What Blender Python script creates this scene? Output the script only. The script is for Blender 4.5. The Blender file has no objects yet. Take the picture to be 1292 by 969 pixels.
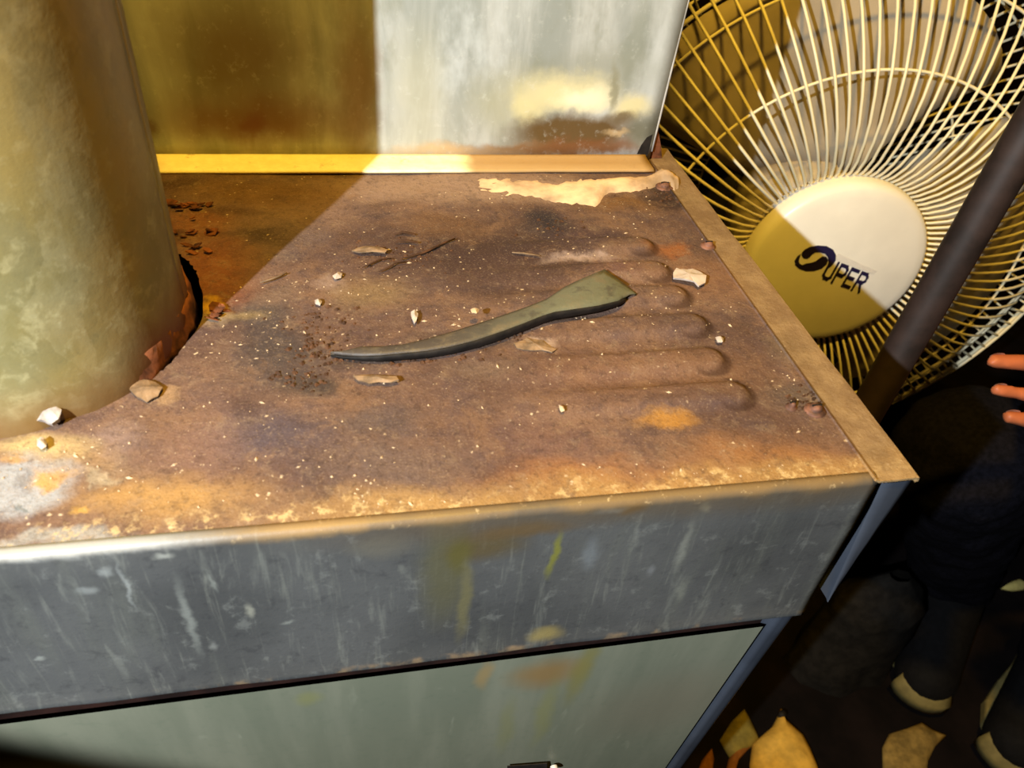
import bpy, bmesh, math, random
from mathutils import Vector, Matrix, noise as mnoise

random.seed(7)
scene = bpy.context.scene
COL = scene.collection

# ------------------------------------------------------------------ frame of reference
S = 0.17            # metres per scene unit used while measuring (camera height above the furnace top = 1 unit)
T = 0.80            # height of the furnace top above the floor
R_ = Vector((0.980, -0.180, 0.084)); U_ = Vector((0.056, 0.652, 0.756)); F_ = Vector((0.191, 0.736, -0.649))
_yaw, _pit, _rol = 0.25387676, 0.70665541, 0.11023153
F_ = Vector((math.sin(_yaw)*math.cos(_pit), math.cos(_yaw)*math.cos(_pit), -math.sin(_pit)))
_r = Vector((math.cos(_yaw), -math.sin(_yaw), 0)); _u = _r.cross(F_)
R_ = _r*math.cos(_rol) + _u*math.sin(_rol); U_ = -_r*math.sin(_rol) + _u*math.cos(_rol)
CAM = Vector((0, 0, T + S)); FPX = 974.5

# ------------------------------------------------------------------ camera
cd = bpy.data.cameras.new('camera'); cam = bpy.data.objects.new('camera', cd); COL.objects.link(cam)
cd.sensor_width = 36.0; cd.lens = FPX/1292*36.0; cd.clip_start = 0.01; cd.clip_end = 50
m = Matrix((R_, U_, -F_)).transposed().to_4x4(); m.translation = CAM; cam.matrix_world = m
cd.dof.use_dof = True; cd.dof.focus_distance = 0.36; cd.dof.aperture_fstop = 20
scene.camera = cam

# ------------------------------------------------------------------ world, lights, exposure
w = bpy.data.worlds.new('dim_room_air'); scene.world = w; w.use_nodes = True
w.node_tree.nodes['Background'].inputs[0].default_value = (1.0, 0.72, 0.42, 1); w.node_tree.nodes['Background'].inputs[1].default_value = 0.035
def look_at(o, p): o.rotation_euler = (Vector(p) - o.location).to_track_quat('-Z', 'Y').to_euler()
ld = bpy.data.lights.new('torch_light', 'SPOT'); ld.energy = 28.5; ld.color = (0.86, 0.95, 1.0); ld.shadow_soft_size = 0.004
ld.spot_size = math.radians(81); ld.spot_blend = 0.10
lo = bpy.data.objects.new('torch_light', ld); COL.objects.link(lo); lo.location = (-1.525*S, -.92*S, T + 1.76*S); look_at(lo, (0.60*S, 1.50*S, T + 1.0*S))
ld2 = bpy.data.lights.new('ceiling_bulb_light', 'POINT'); ld2.energy = 45.0; ld2.color = (1.0, 0.605, 0.065); ld2.shadow_soft_size = 0.03
lo2 = bpy.data.objects.new('ceiling_bulb_light', ld2); COL.objects.link(lo2); lo2.location = (0.015, 0.0, 1.76)
vs = scene.view_settings; vs.view_transform = 'Standard'; vs.look = 'None'; vs.gamma = 1.0; vs.use_curve_mapping = False; vs.exposure = 0.30

# ------------------------------------------------------------------ measuring helpers (u = scene units, world = metres)
def W(x, y, z=0.0): return Vector((x*S, y*S, T + z*S))
def ray(px, py): return F_ + R_*((px - 646)/FPX) - U_*((py - 484.5)/FPX)
def top(px, py, z=0.0):            # point of the horizontal plane z (units) seen at px, py -> units
    d = ray(px, py); t = (z - 1.0)/d.z; return Vector((d.x*t, d.y*t, z))
def front(px, py, Y):              # point of the vertical plane y = Y (units)
    d = ray(px, py); t = Y/d.y; return Vector((d.x*t, Y, 1 + d.z*t))
def deep(px, py, fw): return CAM + ray(px, py)*fw    # world point at a forward distance in metres

# ------------------------------------------------------------------ objects
def tag(o, label=None, cat=None, group=None, kind=None):
    if label: o['label'] = label
    if cat: o['category'] = cat
    if group: o['group'] = group
    if kind: o['kind'] = kind
    return o
def empty(name, loc, label, cat, group=None):
    o = bpy.data.objects.new(name, None); COL.objects.link(o); o.location = loc; o.empty_display_size = .02
    return tag(o, label, cat, group)
def mesh_obj(name, verts, faces, mat, parent=None, smooth=False, local=False):
    """world-space vertices (or local to the parent when local) -> one linked mesh object"""
    if parent is not None and not local:
        off = parent_loc(parent); verts = [Vector(v) - off for v in verts]; loc = Vector((0, 0, 0))
    elif parent is None and not local:
        n = len(verts); loc = Vector((sum(v[0] for v in verts)/n, sum(v[1] for v in verts)/n, min(v[2] for v in verts)))
        verts = [Vector(v) - loc for v in verts]
    else: loc = Vector((0, 0, 0))
    me = bpy.data.meshes.new(name); me.from_pydata([tuple(v) for v in verts], [], faces); me.update()
    bm = bmesh.new(); bm.from_mesh(me); bmesh.ops.recalc_face_normals(bm, faces=bm.faces); bm.to_mesh(me); bm.free()
    if smooth: me.polygons.foreach_set('use_smooth', [True]*len(me.polygons))
    o = bpy.data.objects.new(name, me); COL.objects.link(o); o.location = loc
    if mat: me.materials.append(mat)
    if parent is not None: o.parent = parent
    return o
def parent_loc(p):
    v = Vector((0, 0, 0))
    while p is not None: v += p.location; p = p.parent
    return v
class MB:
    def __init__(s): s.v = []; s.f = []
    def add(s, v, f):
        k = len(s.v); s.v += [Vector(x) for x in v]; s.f += [tuple(i + k for i in q) for q in f]; return s
    def box(s, a, b):
        x0, y0, z0 = a; x1, y1, z1 = b
        return s.add([(x0,y0,z0),(x1,y0,z0),(x1,y1,z0),(x0,y1,z0),(x0,y0,z1),(x1,y0,z1),(x1,y1,z1),(x0,y1,z1)],
            [(0,3,2,1),(4,5,6,7),(0,1,5,4),(1,2,6,5),(2,3,7,6),(3,0,4,7)])
    def hexa(s, b4, t4):            # bottom quad, top quad (both counter-clockwise seen from above)
        return s.add(list(b4) + list(t4), [(0,3,2,1),(4,5,6,7),(0,1,5,4),(1,2,6,5),(2,3,7,6),(3,0,4,7)])
    def tube(s, pts, r, n=8, closed=False, cap=True):
        pts = [Vector(p) for p in pts]; N = len(pts); rr = r if isinstance(r, (list, tuple)) else [r]*N
        prev = None; rings = []
        for i, p in enumerate(pts):
            a = pts[(i-1) % N] if (closed or i) else p; b = pts[(i+1) % N] if (closed or i < N-1) else p
            t = (b - a).normalized()
            if prev is None:
                prev = t.orthogonal().normalized()
            prev = (prev - t*prev.dot(t)).normalized(); q = t.cross(prev)
            rings.append([p + (prev*math.cos(2*math.pi*k/n) + q*math.sin(2*math.pi*k/n))*rr[i] for k in range(n)])
        f = []
        for i in range(N if closed else N-1):
            j = (i+1) % N
            for k in range(n): f.append((i*n+k, i*n+(k+1) % n, j*n+(k+1) % n, j*n+k))
        if cap and not closed: f += [tuple(range(n))[::-1], tuple((N-1)*n+k for k in range(n))]
        return s.add([v for g in rings for v in g], f)
    def lathe(s, prof, n=48, frame=None, close=False):   # prof: (radius, height) ; frame (origin, x, y, axis)
        o, ax, ay, az = frame or (Vector((0,0,0)), Vector((1,0,0)), Vector((0,1,0)), Vector((0,0,1)))
        v = []; f = []
        for r, h in prof:
            for k in range(n):
                t = 2*math.pi*k/n; v.append(o + ax*(r*math.cos(t)) + ay*(r*math.sin(t)) + az*h)
        m_ = len(prof)
        for i in range(m_ if close else m_-1):
            j = (i+1) % m_
            for k in range(n): f.append((i*n+k, i*n+(k+1) % n, j*n+(k+1) % n, j*n+k))
        return s.add(v, f)
    def sheet(s, rows):              # grid of points
        n = len(rows[0]); f = []
        for i in range(len(rows)-1):
            for k in range(n-1): f.append((i*n+k, i*n+k+1, (i+1)*n+k+1, (i+1)*n+k))
        return s.add([p for r in rows for p in r], f)
    def prism(s, poly, d):           # polygon extruded by vector d
        n = len(poly); d = Vector(d)
        return s.add(list(poly) + [Vector(p) + d for p in poly], [tuple(range(n))[::-1], tuple(range(n, 2*n))] + [(i, (i+1) % n, n+(i+1) % n, n+i) for i in range(n)])
    def build(s, name, mat, parent=None, smooth=False, local=False): return mesh_obj(name, s.v, s.f, mat, parent, smooth, local)

def bevel(o, width=.0006, seg=2):
    md = o.modifiers.new('bevel', 'BEVEL'); md.width = width; md.segments = seg; md.limit_method = 'ANGLE'; return o
def solid(o, t, offset=-1):
    md = o.modifiers.new('solid', 'SOLIDIFY'); md.thickness = t; md.offset = offset; return o

# ------------------------------------------------------------------ material helpers
def lin(c):
    return tuple((x/12.92 if x <= .04045 else ((x+.055)/1.055)**2.4) for x in c) + (1.0,)
class NB:
    def __init__(s, name, rough=.6, spec=.3, metallic=0.0):
        s.m = bpy.data.materials.new(name); s.m.use_nodes = True; s.t = s.m.node_tree; s.b = s.t.nodes['Principled BSDF']
        s.b.inputs['Roughness'].default_value = rough; s.b.inputs['Specular IOR Level'].default_value = spec; s.b.inputs['Metallic'].default_value = metallic
    def n(s, typ, **kw):
        x = s.t.nodes.new(typ)
        for k, v in kw.items(): setattr(x, k, v)
        return x
    def put(s, sock, v):
        if hasattr(v, 'is_linked') or isinstance(v, bpy.types.NodeSocket): s.t.links.new(v, sock)
        elif v is not None:
            sock.default_value = v
    def units(s):                    # world position in measuring units, furnace top = 0
        g = s.n('ShaderNodeNewGeometry'); mp = s.n('ShaderNodeMapping'); s.t.links.new(g.outputs['Position'], mp.inputs['Vector'])
        mp.inputs['Location'].default_value = (0, 0, -T/S); mp.inputs['Scale'].default_value = (1/S,)*3; return mp.outputs[0]
    def obj(s): return s.n('ShaderNodeTexCoord').outputs['Object']
    def scale(s, vec, sc):
        mp = s.n('ShaderNodeMapping'); s.t.links.new(vec, mp.inputs['Vector']); mp.inputs['Scale'].default_value = sc; return mp.outputs[0]
    def noise(s, vec, sc, det=4, rough=.6, col=False, dist=0.0):
        x = s.n('ShaderNodeTexNoise'); s.t.links.new(vec, x.inputs['Vector']); x.inputs['Scale'].default_value = sc
        x.inputs['Detail'].default_value = det; x.inputs['Roughness'].default_value = rough; x.inputs['Distortion'].default_value = dist
        return x.outputs['Color' if col else 'Fac']
    def voronoi(s, vec, sc, out='Distance', feature='F1'):
        x = s.n('ShaderNodeTexVoronoi', feature=feature); s.t.links.new(vec, x.inputs['Vector']); x.inputs['Scale'].default_value = sc; return x.outputs[out]
    def math(s, op, a, b=None, c=None, clamp=False):
        x = s.n('ShaderNodeMath', operation=op, use_clamp=clamp); s.put(x.inputs[0], a)
        if b is not None: s.put(x.inputs[1], b)
        if c is not None: s.put(x.inputs[2], c)
        return x.outputs[0]
    def rng(s, v, a, b, c=0.0, d=1.0, smooth=True):
        x = s.n('ShaderNodeMapRange', interpolation_type='SMOOTHSTEP' if smooth else 'LINEAR'); s.put(x.inputs[0], v)
        for i, q in zip((1, 2, 3, 4), (a, b, c, d)): x.inputs[i].default_value = q
        return x.outputs[0]
    def mix(s, fac, a, b, mode='MIX'):
        x = s.n('ShaderNodeMix', data_type='RGBA', blend_type=mode); s.put(x.inputs[0], fac)
        for i, q in ((6, a), (7, b)):
            s.put(x.inputs[i], lin(q) if isinstance(q, tuple) and len(q) == 3 else q)
        return x.outputs[2]
    def distort(s, vec, amt, sc, det=5):
        c = s.noise(vec, sc, det, .6, True); a = s.n('ShaderNodeVectorMath', operation='SUBTRACT'); s.t.links.new(c, a.inputs[0]); a.inputs[1].default_value = (.5, .5, .5)
        k = s.n('ShaderNodeVectorMath', operation='SCALE'); s.t.links.new(a.outputs[0], k.inputs[0]); k.inputs['Scale'].default_value = amt
        r = s.n('ShaderNodeVectorMath', operation='ADD'); s.t.links.new(vec, r.inputs[0]); s.t.links.new(k.outputs[0], r.inputs[1]); return r.outputs[0]
    def blob(s, vec, c, rad, rot=0.0, soft=.6, amt=1.0):   # elliptical stain mask about c (ellipsoid axes rad)
        mp = s.n('ShaderNodeMapping', vector_type='TEXTURE'); s.t.links.new(vec, mp.inputs['Vector'])
        mp.inputs['Location'].default_value = c; mp.inputs['Rotation'].default_value = rot if isinstance(rot, tuple) else (0, 0, rot); mp.inputs['Scale'].default_value = rad
        l = s.n('ShaderNodeVectorMath', operation='LENGTH'); s.t.links.new(mp.outputs[0], l.inputs[0])
        return s.rng(l.outputs['Value'], 1.0, 1.0 - soft, 0.0, amt)
    def sep(s, vec):
        x = s.n('ShaderNodeSeparateXYZ'); s.t.links.new(vec, x.inputs[0]); return x.outputs
    def bump(s, h, strength=.3, dist=.002):
        x = s.n('ShaderNodeBump'); x.inputs['Strength'].default_value = strength; x.inputs['Distance'].default_value = dist; s.t.links.new(h, x.inputs['Height']); s.t.links.new(x.outputs[0], s.b.inputs['Normal'])
    def color(s, c): s.put(s.b.inputs['Base Color'], lin(c) if isinstance(c, tuple) and len(c) == 3 else c); return s.m
def plain(name, c, rough=.6, spec=.3, var=.15, sc=60, metallic=0.0, bump=0.0):
    k = NB(name, rough, spec, metallic); v = k.obj(); f = k.noise(v, sc, 4, .6)
    d = tuple(max(0, x*(1-var)) for x in c); e = tuple(min(1, x*(1+var)) for x in c)
    k.color(k.mix(k.rng(f, .3, .7), d, e))
    if bump: k.bump(f, bump, .001)
    return k.m

# ---- rusted top of the furnace
def px_blob(k, vec, cx, cy, rx, ry, soft=.7, amt=1.0):
    c = top(cx, cy); e = top(cx + rx, cy) - c; g = top(cx, cy - ry) - c
    return k.blob(vec, (c.x, c.y, 0), (e.length, g.length, 1000), math.atan2(e.y, e.x), soft, amt)
def rust_top():
    k = NB('rusted_sheet_metal', .78, .22); u = k.units()
    d1 = k.distort(u, .16, 5.0); d2 = k.distort(d1, .05, 24.0)
    big = k.noise(u, 3.2, 5, .62); mid = k.noise(u, 13, 6, .68); fin = k.noise(u, 70, 4, .7); grain = k.noise(u, 210, 3, .75)
    c = k.mix(k.rng(big, .36, .64), (.40,.30,.255), (.54,.415,.33))
    c = k.mix(k.rng(mid, .42, .66, 0, .65), c, (.34,.27,.27))
    stains = [
      # cx, cy, rx, ry, colour, soft, amount
      (590,236,260,26,(.68,.56,.47),.7,.85), (380,265,120,40,(.60,.48,.40),.8,.6),
      (620,318,210,62,(.27,.19,.17),.8,.95), (560,285,90,22,(.46,.33,.22),.8,.7),
      (692,280,40,28,(.19,.16,.18),.8,.97), (745,300,80,20,(.31,.23,.235),.8,.9), (640,345,90,30,(.36,.27,.24),.8,.7),
      (470,370,72,30,(.54,.44,.31),.8,.85), (360,300,60,30,(.45,.38,.36),.8,.6),
      (350,440,100,66,(.30,.265,.26),.85,.9), (385,480,60,24,(.26,.225,.21),.85,.85), (330,400,60,26,(.32,.285,.28),.85,.75), (470,455,90,14,(.26,.22,.20),.9,.85), (590,432,110,16,(.30,.24,.20),.95,.8), (310,395,80,22,(.38,.33,.30),.8,.8),
      (335,550,130,50,(.36,.31,.33),.85,.92), (490,585,150,50,(.42,.35,.32),.85,.7), (470,530,100,30,(.40,.34,.32),.9,.7),
      (610,470,70,22,(.50,.41,.34),.9,.7), (560,640,130,26,(.63,.52,.37),.9,.7),
      (250,560,90,70,(.58,.44,.36),.9,.6), (200,625,170,42,(.74,.57,.33),.85,.85), (130,560,60,30,(.60,.50,.45),.9,.7),
      (760,470,170,60,(.50,.36,.28),.9,.6), (700,560,140,50,(.47,.34,.29),.9,.6),
      (780,600,230,32,(.64,.43,.25),.85,.75), (970,570,150,34,(.66,.46,.27),.9,.75), (846,533,58,15,(.74,.53,.24),.8,.85), (720,690,60,40,(.68,.52,.28),.9,.6),
      (900,470,120,40,(.56,.41,.29),.9,.55), (890,350,90,40,(.58,.41,.28),.9,.5), (1010,500,62,26,(.40,.34,.30),.85,.85), (1000,440,50,26,(.46,.39,.32),.9,.75),
      (842,310,36,17,(.62,.38,.20),.8,.85), (790,256,80,18,(.50,.35,.18),.85,.8), (850,250,56,22,(.22,.16,.15),.85,.97), (835,234,26,9,(.20,.15,.15),.7,.95),
      (740,330,70,6,(.72,.62,.56),.8,.8), (780,340,50,12,(.46,.33,.31),.8,.7), (680,437,34,11,(.72,.61,.52),.75,.9), (415,352,34,12,(.62,.52,.46),.9,.8), (345,372,60,18,(.52,.43,.36),.9,.6),
      (262,345,80,56,(.54,.32,.19),.75,.9), (240,285,70,34,(.54,.34,.20),.8,.8), (330,245,140,26,(.46,.33,.20),.8,.75), (330,300,60,18,(.30,.23,.18),.9,.8), (290,270,60,10,(.34,.24,.18),.9,.7), (225,235,40,14,(.30,.20,.15),.9,.8), (285,335,26,8,(.62,.42,.28),.9,.5), (258,392,26,17,(.82,.62,.14),.6,.95), (232,300,22,10,(.22,.11,.05),.7,.7), (278,392,14,12,(.40,.26,.14),.7,.8),
      (300,400,60,10,(.66,.56,.38),.9,.6), (260,405,26,14,(.70,.62,.50),.8,.7),
      (200,495,34,15,(.72,.58,.42),.6,.7), (100,585,110,20,(.72,.58,.40),.9,.6),
      (50,572,80,26,(.80,.70,.48),.7,.95), (30,612,75,38,(.66,.66,.66),.55,.98), (125,600,40,9,(.80,.72,.58),.8,.8), (60,605,34,12,(.82,.62,.32),.8,.9), (95,648,24,8,(.80,.62,.30),.7,.75), (75,675,160,14,(.66,.64,.60),.7,.9),
      (28,632,10,4,(.50,.52,.52),.5,.9), (10,590,30,8,(.74,.56,.30),.8,.8),
    ]
    for cx, cy, rx, ry, col, soft, amt in stains:
        c = k.mix(px_blob(k, d2 if rx < 60 else d1, cx, cy, rx, ry, soft, amt), c, col)
    # ochre band along the front fold and pale right-hand side
    s = k.sep(d2); su = k.sep(u)
    edge = k.math('MULTIPLY', k.rng(s[1], .91, .84, 0, .8), k.rng(su[0], -.35, .1))
    c = k.mix(edge, c, (.72,.56,.33))
    # pattern that breaks up every stain
    pz = k.noise(d2, 7.5, 6, .7); c = k.mix(k.rng(pz, .54, .68, 0, .42), c, (.27,.22,.225)); c = k.mix(k.rng(pz, .46, .34, 0, .40), c, (.58,.44,.32))
    md2 = k.noise(d1, 21, 6, .72)
    c = k.mix(k.rng(md2, .52, .72, 0, .50), c, (.60,.50,.40)); c = k.mix(k.rng(md2, .48, .30, 0, .40), c, (.27,.19,.17))
    c = k.mix(k.rng(fin, .50, .74, 0, .50), c, (.22,.16,.145))
    c = k.mix(k.rng(grain, .54, .76, 0, .50), c, (.74,.63,.50))
    c = k.mix(k.rng(grain, .44, .22, 0, .50), c, (.22,.15,.12))
    crust = k.math('MULTIPLY', k.rng(s[1], .885, .845), k.rng(k.noise(u, 34, 5, .75), .50, .62)); c = k.mix(k.math('MULTIPLY', crust, .8), c, (.86,.74,.52))
    v = k.voronoi(k.distort(u, .02, 60), 46); sel = k.noise(u, 9, 2, .5)
    c = k.mix(k.math('MULTIPLY', k.rng(v, .16, .08), k.rng(sel, .50, .64)), c, (.86,.76,.62))
    c = k.mix(k.math('MULTIPLY', k.rng(su[0], .915, .93), .72), c, k.mix(k.rng(mid, .35, .65), (.56,.45,.30), (.70,.58,.40)))
    # dark crescent lines round the ends of the pressed ribs
    for ex, ey in RIBS:
        a = k.blob(u, (ex-.045, ey, 0), (.058, .058, 1000), 0, .22); b = k.blob(u, (ex-.060, ey+.006, 0), (.056, .050, 1000), 0, .3)
        c = k.mix(k.math('MULTIPLY', k.math('SUBTRACT', a, b, clamp=True), .62), c, (.22,.13,.09))
    c = k.mix(1.0, c, (.80,.80,.82), 'MULTIPLY'); k.color(c)
    h = k.math('ADD', k.math('MULTIPLY', mid, .9), k.math('ADD', k.math('MULTIPLY', fin, .5), k.math('MULTIPLY', grain, .28)))
    k.bump(h, .42, .0022); return k.m
RIBS = [(.785, 1.065), (.775, 1.176), (.785, 1.300), (.780, 1.415), (.770, 1.520), (.770, 1.640)]

def band_mat():
    k = NB('grey_painted_band', .5, .35); u = k.units(); s = k.sep(u)
    st = k.noise(k.scale(u, (9, 1, 1.4)), 1.0, 5, .65); st2 = k.noise(k.scale(u, (34, 1, 5)), 1.0, 4, .6, dist=.6); f = k.noise(u, 60, 4, .7); big = k.noise(u, 2.6, 3, .5)
    c = k.mix(k.rng(big, .35, .65), (.29,.295,.30), (.36,.365,.37))
    c = k.mix(k.rng(st, .52, .72, 0, .5), c, (.40,.41,.39)); c = k.mix(k.rng(st2, .56, .72, 0, .45), c, (.50,.51,.49)); st3 = k.noise(k.scale(u, (60, 1, 3)), 1.0, 5, .7, dist=.4); c = k.mix(k.rng(st3, .56, .74, 0, .40), c, (.52,.53,.50)); mott = k.noise(k.distort(u, .08, 10), 20, 5, .7); c = k.mix(k.rng(mott, .56, .70, 0, .40), c, (.52,.53,.52)); c = k.mix(k.rng(mott, .44, .32, 0, .35), c, (.20,.20,.22))
    c = k.mix(k.rng(f, .50, .80, 0, .3), c, (.19,.19,.20))
    d = k.distort(u, .05, 9); d3 = k.distort(u, .03, 26)
    def fb(cx, cy, rx, ry, col, soft=.8, amt=.8, vec=None):
        nonlocal c
        p = front(cx, cy, .809); e = front(cx+rx, cy, .809)-p; g = front(cx, cy+ry, .809)-p
        c = k.mix(k.blob(vec or d, (p.x, .8, p.z), (e.length, 1000, g.length), 0, soft, amt), c, col)
    for a in ((560,720,45,90,(.36,.35,.26)), (610,690,70,26,(.36,.31,.20)), (700,700,8,34,(.50,.50,.20)), (580,700,26,36,(.36,.34,.18)), (800,640,26,12,(.45,.32,.10)),
              (585,760,12,60,(.44,.42,.30)), (660,670,90,14,(.40,.32,.20)), (690,800,30,12,(.60,.54,.34)), (480,690,60,20,(.40,.39,.36))): fb(*a)
    for a in ((238,780,10,60,(.64,.66,.64)), (160,740,5,40,(.66,.68,.68)), (135,722,14,10,(.68,.70,.70)), (110,745,20,6,(.64,.66,.66)), (268,735,4,18,(.60,.62,.60)),
              (315,770,9,14,(.74,.74,.68)), (205,702,20,6,(.78,.79,.76)), (365,785,14,3,(.62,.64,.62)), (745,700,16,26,(.52,.55,.58)), (862,690,8,40,(.58,.59,.56)), (860,745,10,20,(.56,.57,.53)), (820,720,8,10,(.55,.56,.58)),
              (60,700,40,8,(.60,.62,.62)), (770,645,26,6,(.66,.66,.64)), (890,640,10,8,(.62,.60,.52)), (50,830,10,4,(.70,.72,.7)), (270,815,8,8,(.62,.63,.62))): fb(*a, .9, .42, d3)
    # worn lower hem and the rust that creeps over the fold
    hem = k.math('MULTIPLY', k.rng(k.sep(d3)[2], -.415, -.435), k.rng(k.noise(u, 14, 4, .6), .5, .66)); c = k.mix(k.math('MULTIPLY', hem, .8), c, (.62,.52,.40))
    over = k.math('MULTIPLY', k.rng(k.sep(d)[2], -.022, .004), k.rng(s[0], -.40, .0)); c = k.mix(k.math('MULTIPLY', over, .9), c, (.66,.53,.34))
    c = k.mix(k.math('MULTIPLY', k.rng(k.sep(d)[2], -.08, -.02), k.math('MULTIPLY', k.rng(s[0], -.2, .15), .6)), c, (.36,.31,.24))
    bare = k.math('MULTIPLY', k.rng(k.sep(d3)[2], -.020, -.002), k.rng(s[0], -.15, -.40)); c = k.mix(k.math('MULTIPLY', bare, .9), c, (.66,.66,.65))
    c = k.mix(k.math('MULTIPLY', k.rng(f, .60, .72), k.math('MULTIPLY', over, .8)), c, (.88,.78,.60))
    c = k.mix(1.0, c, (.84,.83,.82), 'MULTIPLY'); k.color(c); k.bump(f, .12, .001); return k.m
def door_mat():
    k = NB('pale_green_grey_enamel', .45, .4); u = k.units()
    st = k.noise(k.scale(u, (7, 1, .8)), 1.0, 5, .6); f = k.noise(u, 40, 4, .65); st2 = k.noise(k.scale(u, (26, 1, 5)), 1.0, 4, .6, dist=.5)
    c = k.mix(k.rng(st, .35, .7), (.50,.52,.47), (.57,.58,.53)); c = k.mix(k.rng(st2, .62, .76, 0, .5), c, (.64,.65,.60)); c = k.mix(k.rng(f, .5, .8, 0, .2), c, (.36,.43,.38))
    d = k.distort(u, .06, 7)
    for cx, cy, rx, ry, col, amt in ((690,850,60,30,(.62,.48,.28),.75), (735,845,20,60,(.58,.54,.26),.6), (612,850,14,30,(.70,.58,.38),.6), (690,910,16,60,(.56,.56,.34),.5), (640,930,14,50,(.56,.56,.36),.4), (390,880,20,16,(.58,.58,.36),.5), (840,900,120,60,(.54,.51,.46),.5)):
        p = front(cx, cy, .84); e = front(cx+rx, cy, .84)-p; g = front(cx, cy+ry, .84)-p
        c = k.mix(k.blob(d, (p.x, .84, p.z), (e.length, 1000, g.length), 0, .85, amt), c, col)
    c = k.mix(1.0, c, (.86,.84,.79), 'MULTIPLY'); k.color(c); return k.m
def galv_mat(kind):
    k = NB('galvanised_' + kind, .48, .4); u = k.units()
    if kind == 'pipe':
        a = k.noise(k.scale(u, (1, 1, .55)), 11, 4, .6); vo = k.voronoi(k.distort(k.scale(u, (1, 1, .6)), .10, 9), 13, 'Color'); vs_ = k.sep(vo)[0]; f = k.noise(u, 55, 4, .65); b = k.noise(u, 4, 3, .5)
        c = k.mix(vs_, (.50,.49,.38), (.60,.59,.49)); c = k.mix(k.rng(a, .38, .66), c, (.50,.48,.34)); c = k.mix(k.rng(b, .42, .66, 0, .65), c, (.62,.54,.34)); c = k.mix(k.rng(k.noise(k.distort(u, .1, 8), 17, 5, .65), .52, .68, 0, .6), c, (.70,.69,.58)); c = k.mix(k.rng(f, .58, .8, 0, .3), c, (.80,.80,.72)); c = k.mix(k.rng(f, .46, .25, 0, .4), c, (.42,.42,.33))
        s = k.sep(k.distort(u, .12, 8)); c = k.mix(k.rng(s[2], .12, -.02, 0, .85), c, (.47,.33,.18)); c = k.mix(k.rng(s[2], .22, .62, 0, .6), c, k.mix(k.rng(a, .35, .65), (.50,.42,.24), (.66,.56,.34)))  # upper ochre stain also paints in the lack of white light there
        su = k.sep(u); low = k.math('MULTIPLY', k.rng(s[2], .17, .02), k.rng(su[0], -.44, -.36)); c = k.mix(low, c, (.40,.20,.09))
        k.bump(f, .12, .001)
    else:
        st = k.noise(k.scale(u, (9, 1, 1.6)), 1.0, 5, .6, dist=.5); f = k.noise(u, 45, 4, .65); b = k.noise(k.scale(u, (1, 1, .5)), 5, 5, .65)
        c = k.mix(k.rng(st, .35, .66), (.60,.62,.61), (.74,.75,.75)); c = k.mix(k.rng(b, .48, .70, 0, .7), c, (.83,.85,.87)); c = k.mix(k.rng(b, .44, .30, 0, .55), c, (.54,.55,.49))
        d = k.distort(u, .11, 8)
        def pb(cx, cy, rx, ry, col, soft=.7, amt=.9):
            nonlocal c
            p = front(cx, cy, 2.15); e = front(cx+rx, cy, 2.15)-p; g = front(cx, cy+ry, 2.15)-p
            c = k.mix(k.blob(d, (p.x, 2.15, p.z), (e.length, 1000, g.length), 0, soft, amt), c, col)
        pb(530,120,60,110,(.76,.75,.67),.9,.6); pb(800,60,22,90,(.54,.56,.52),.8,.7); pb(640,130,70,60,(.70,.69,.58),.9,.6); pb(760,90,110,40,(.58,.59,.54),.9,.6)
        pb(715,116,84,34,(.90,.86,.68),.75,.9); pb(795,134,36,26,(.90,.86,.68),.75,.9); pb(735,122,46,22,(.98,.95,.84),.8,.95); pb(772,112,9,40,(.56,.55,.46),.8,.8); pb(668,140,30,26,(.90,.86,.66),.8,.7)
        pb(725,170,112,32,(.38,.29,.15),.6,.98); pb(785,150,34,16,(.42,.35,.24),.8,.85); pb(650,190,140,16,(.56,.43,.27),.8,.85); pb(735,187,130,13,(.46,.30,.18),.8,.9); pb(780,171,26,7,(.80,.70,.55),.8,.7); pb(812,165,26,30,(.42,.42,.36),.8,.8)
        pb(560,192,110,14,(.80,.68,.52),.9,.7); pb(320,150,180,50,(.48,.31,.19),.9,.85); pb(300,70,150,120,(.46,.39,.27),.9,.9); pb(320,158,22,20,(.44,.24,.16),.8,.6); pb(185,160,16,16,(.40,.22,.14),.9,.6); pb(450,110,40,140,(.54,.41,.25),.9,.7)
        c = k.mix(k.rng(f, .55, .8, 0, .25), c, (.88,.89,.88))
    c = k.mix(1.0, c, (.88,.87,.84) if kind == 'panel' else (.90,.87,.78), 'MULTIPLY'); k.color(c); return k.m
def flange_mat():
    k = NB('cream_painted_flange', .5, .35); u = k.units(); f = k.noise(u, 40, 4, .6); d = k.distort(u, .05, 12)
    c = k.mix(k.rng(f, .35, .7), (.93,.86,.66), (.96,.90,.72)); c = k.mix(k.rng(k.sep(d)[0], .30, .36, 0, .9), c, (.58,.44,.26)); c = k.mix(k.rng(k.noise(u, 18, 5, .7), .58, .75, 0, .6), c, (.52,.38,.22))
    k.color(c); return k.m

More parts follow.
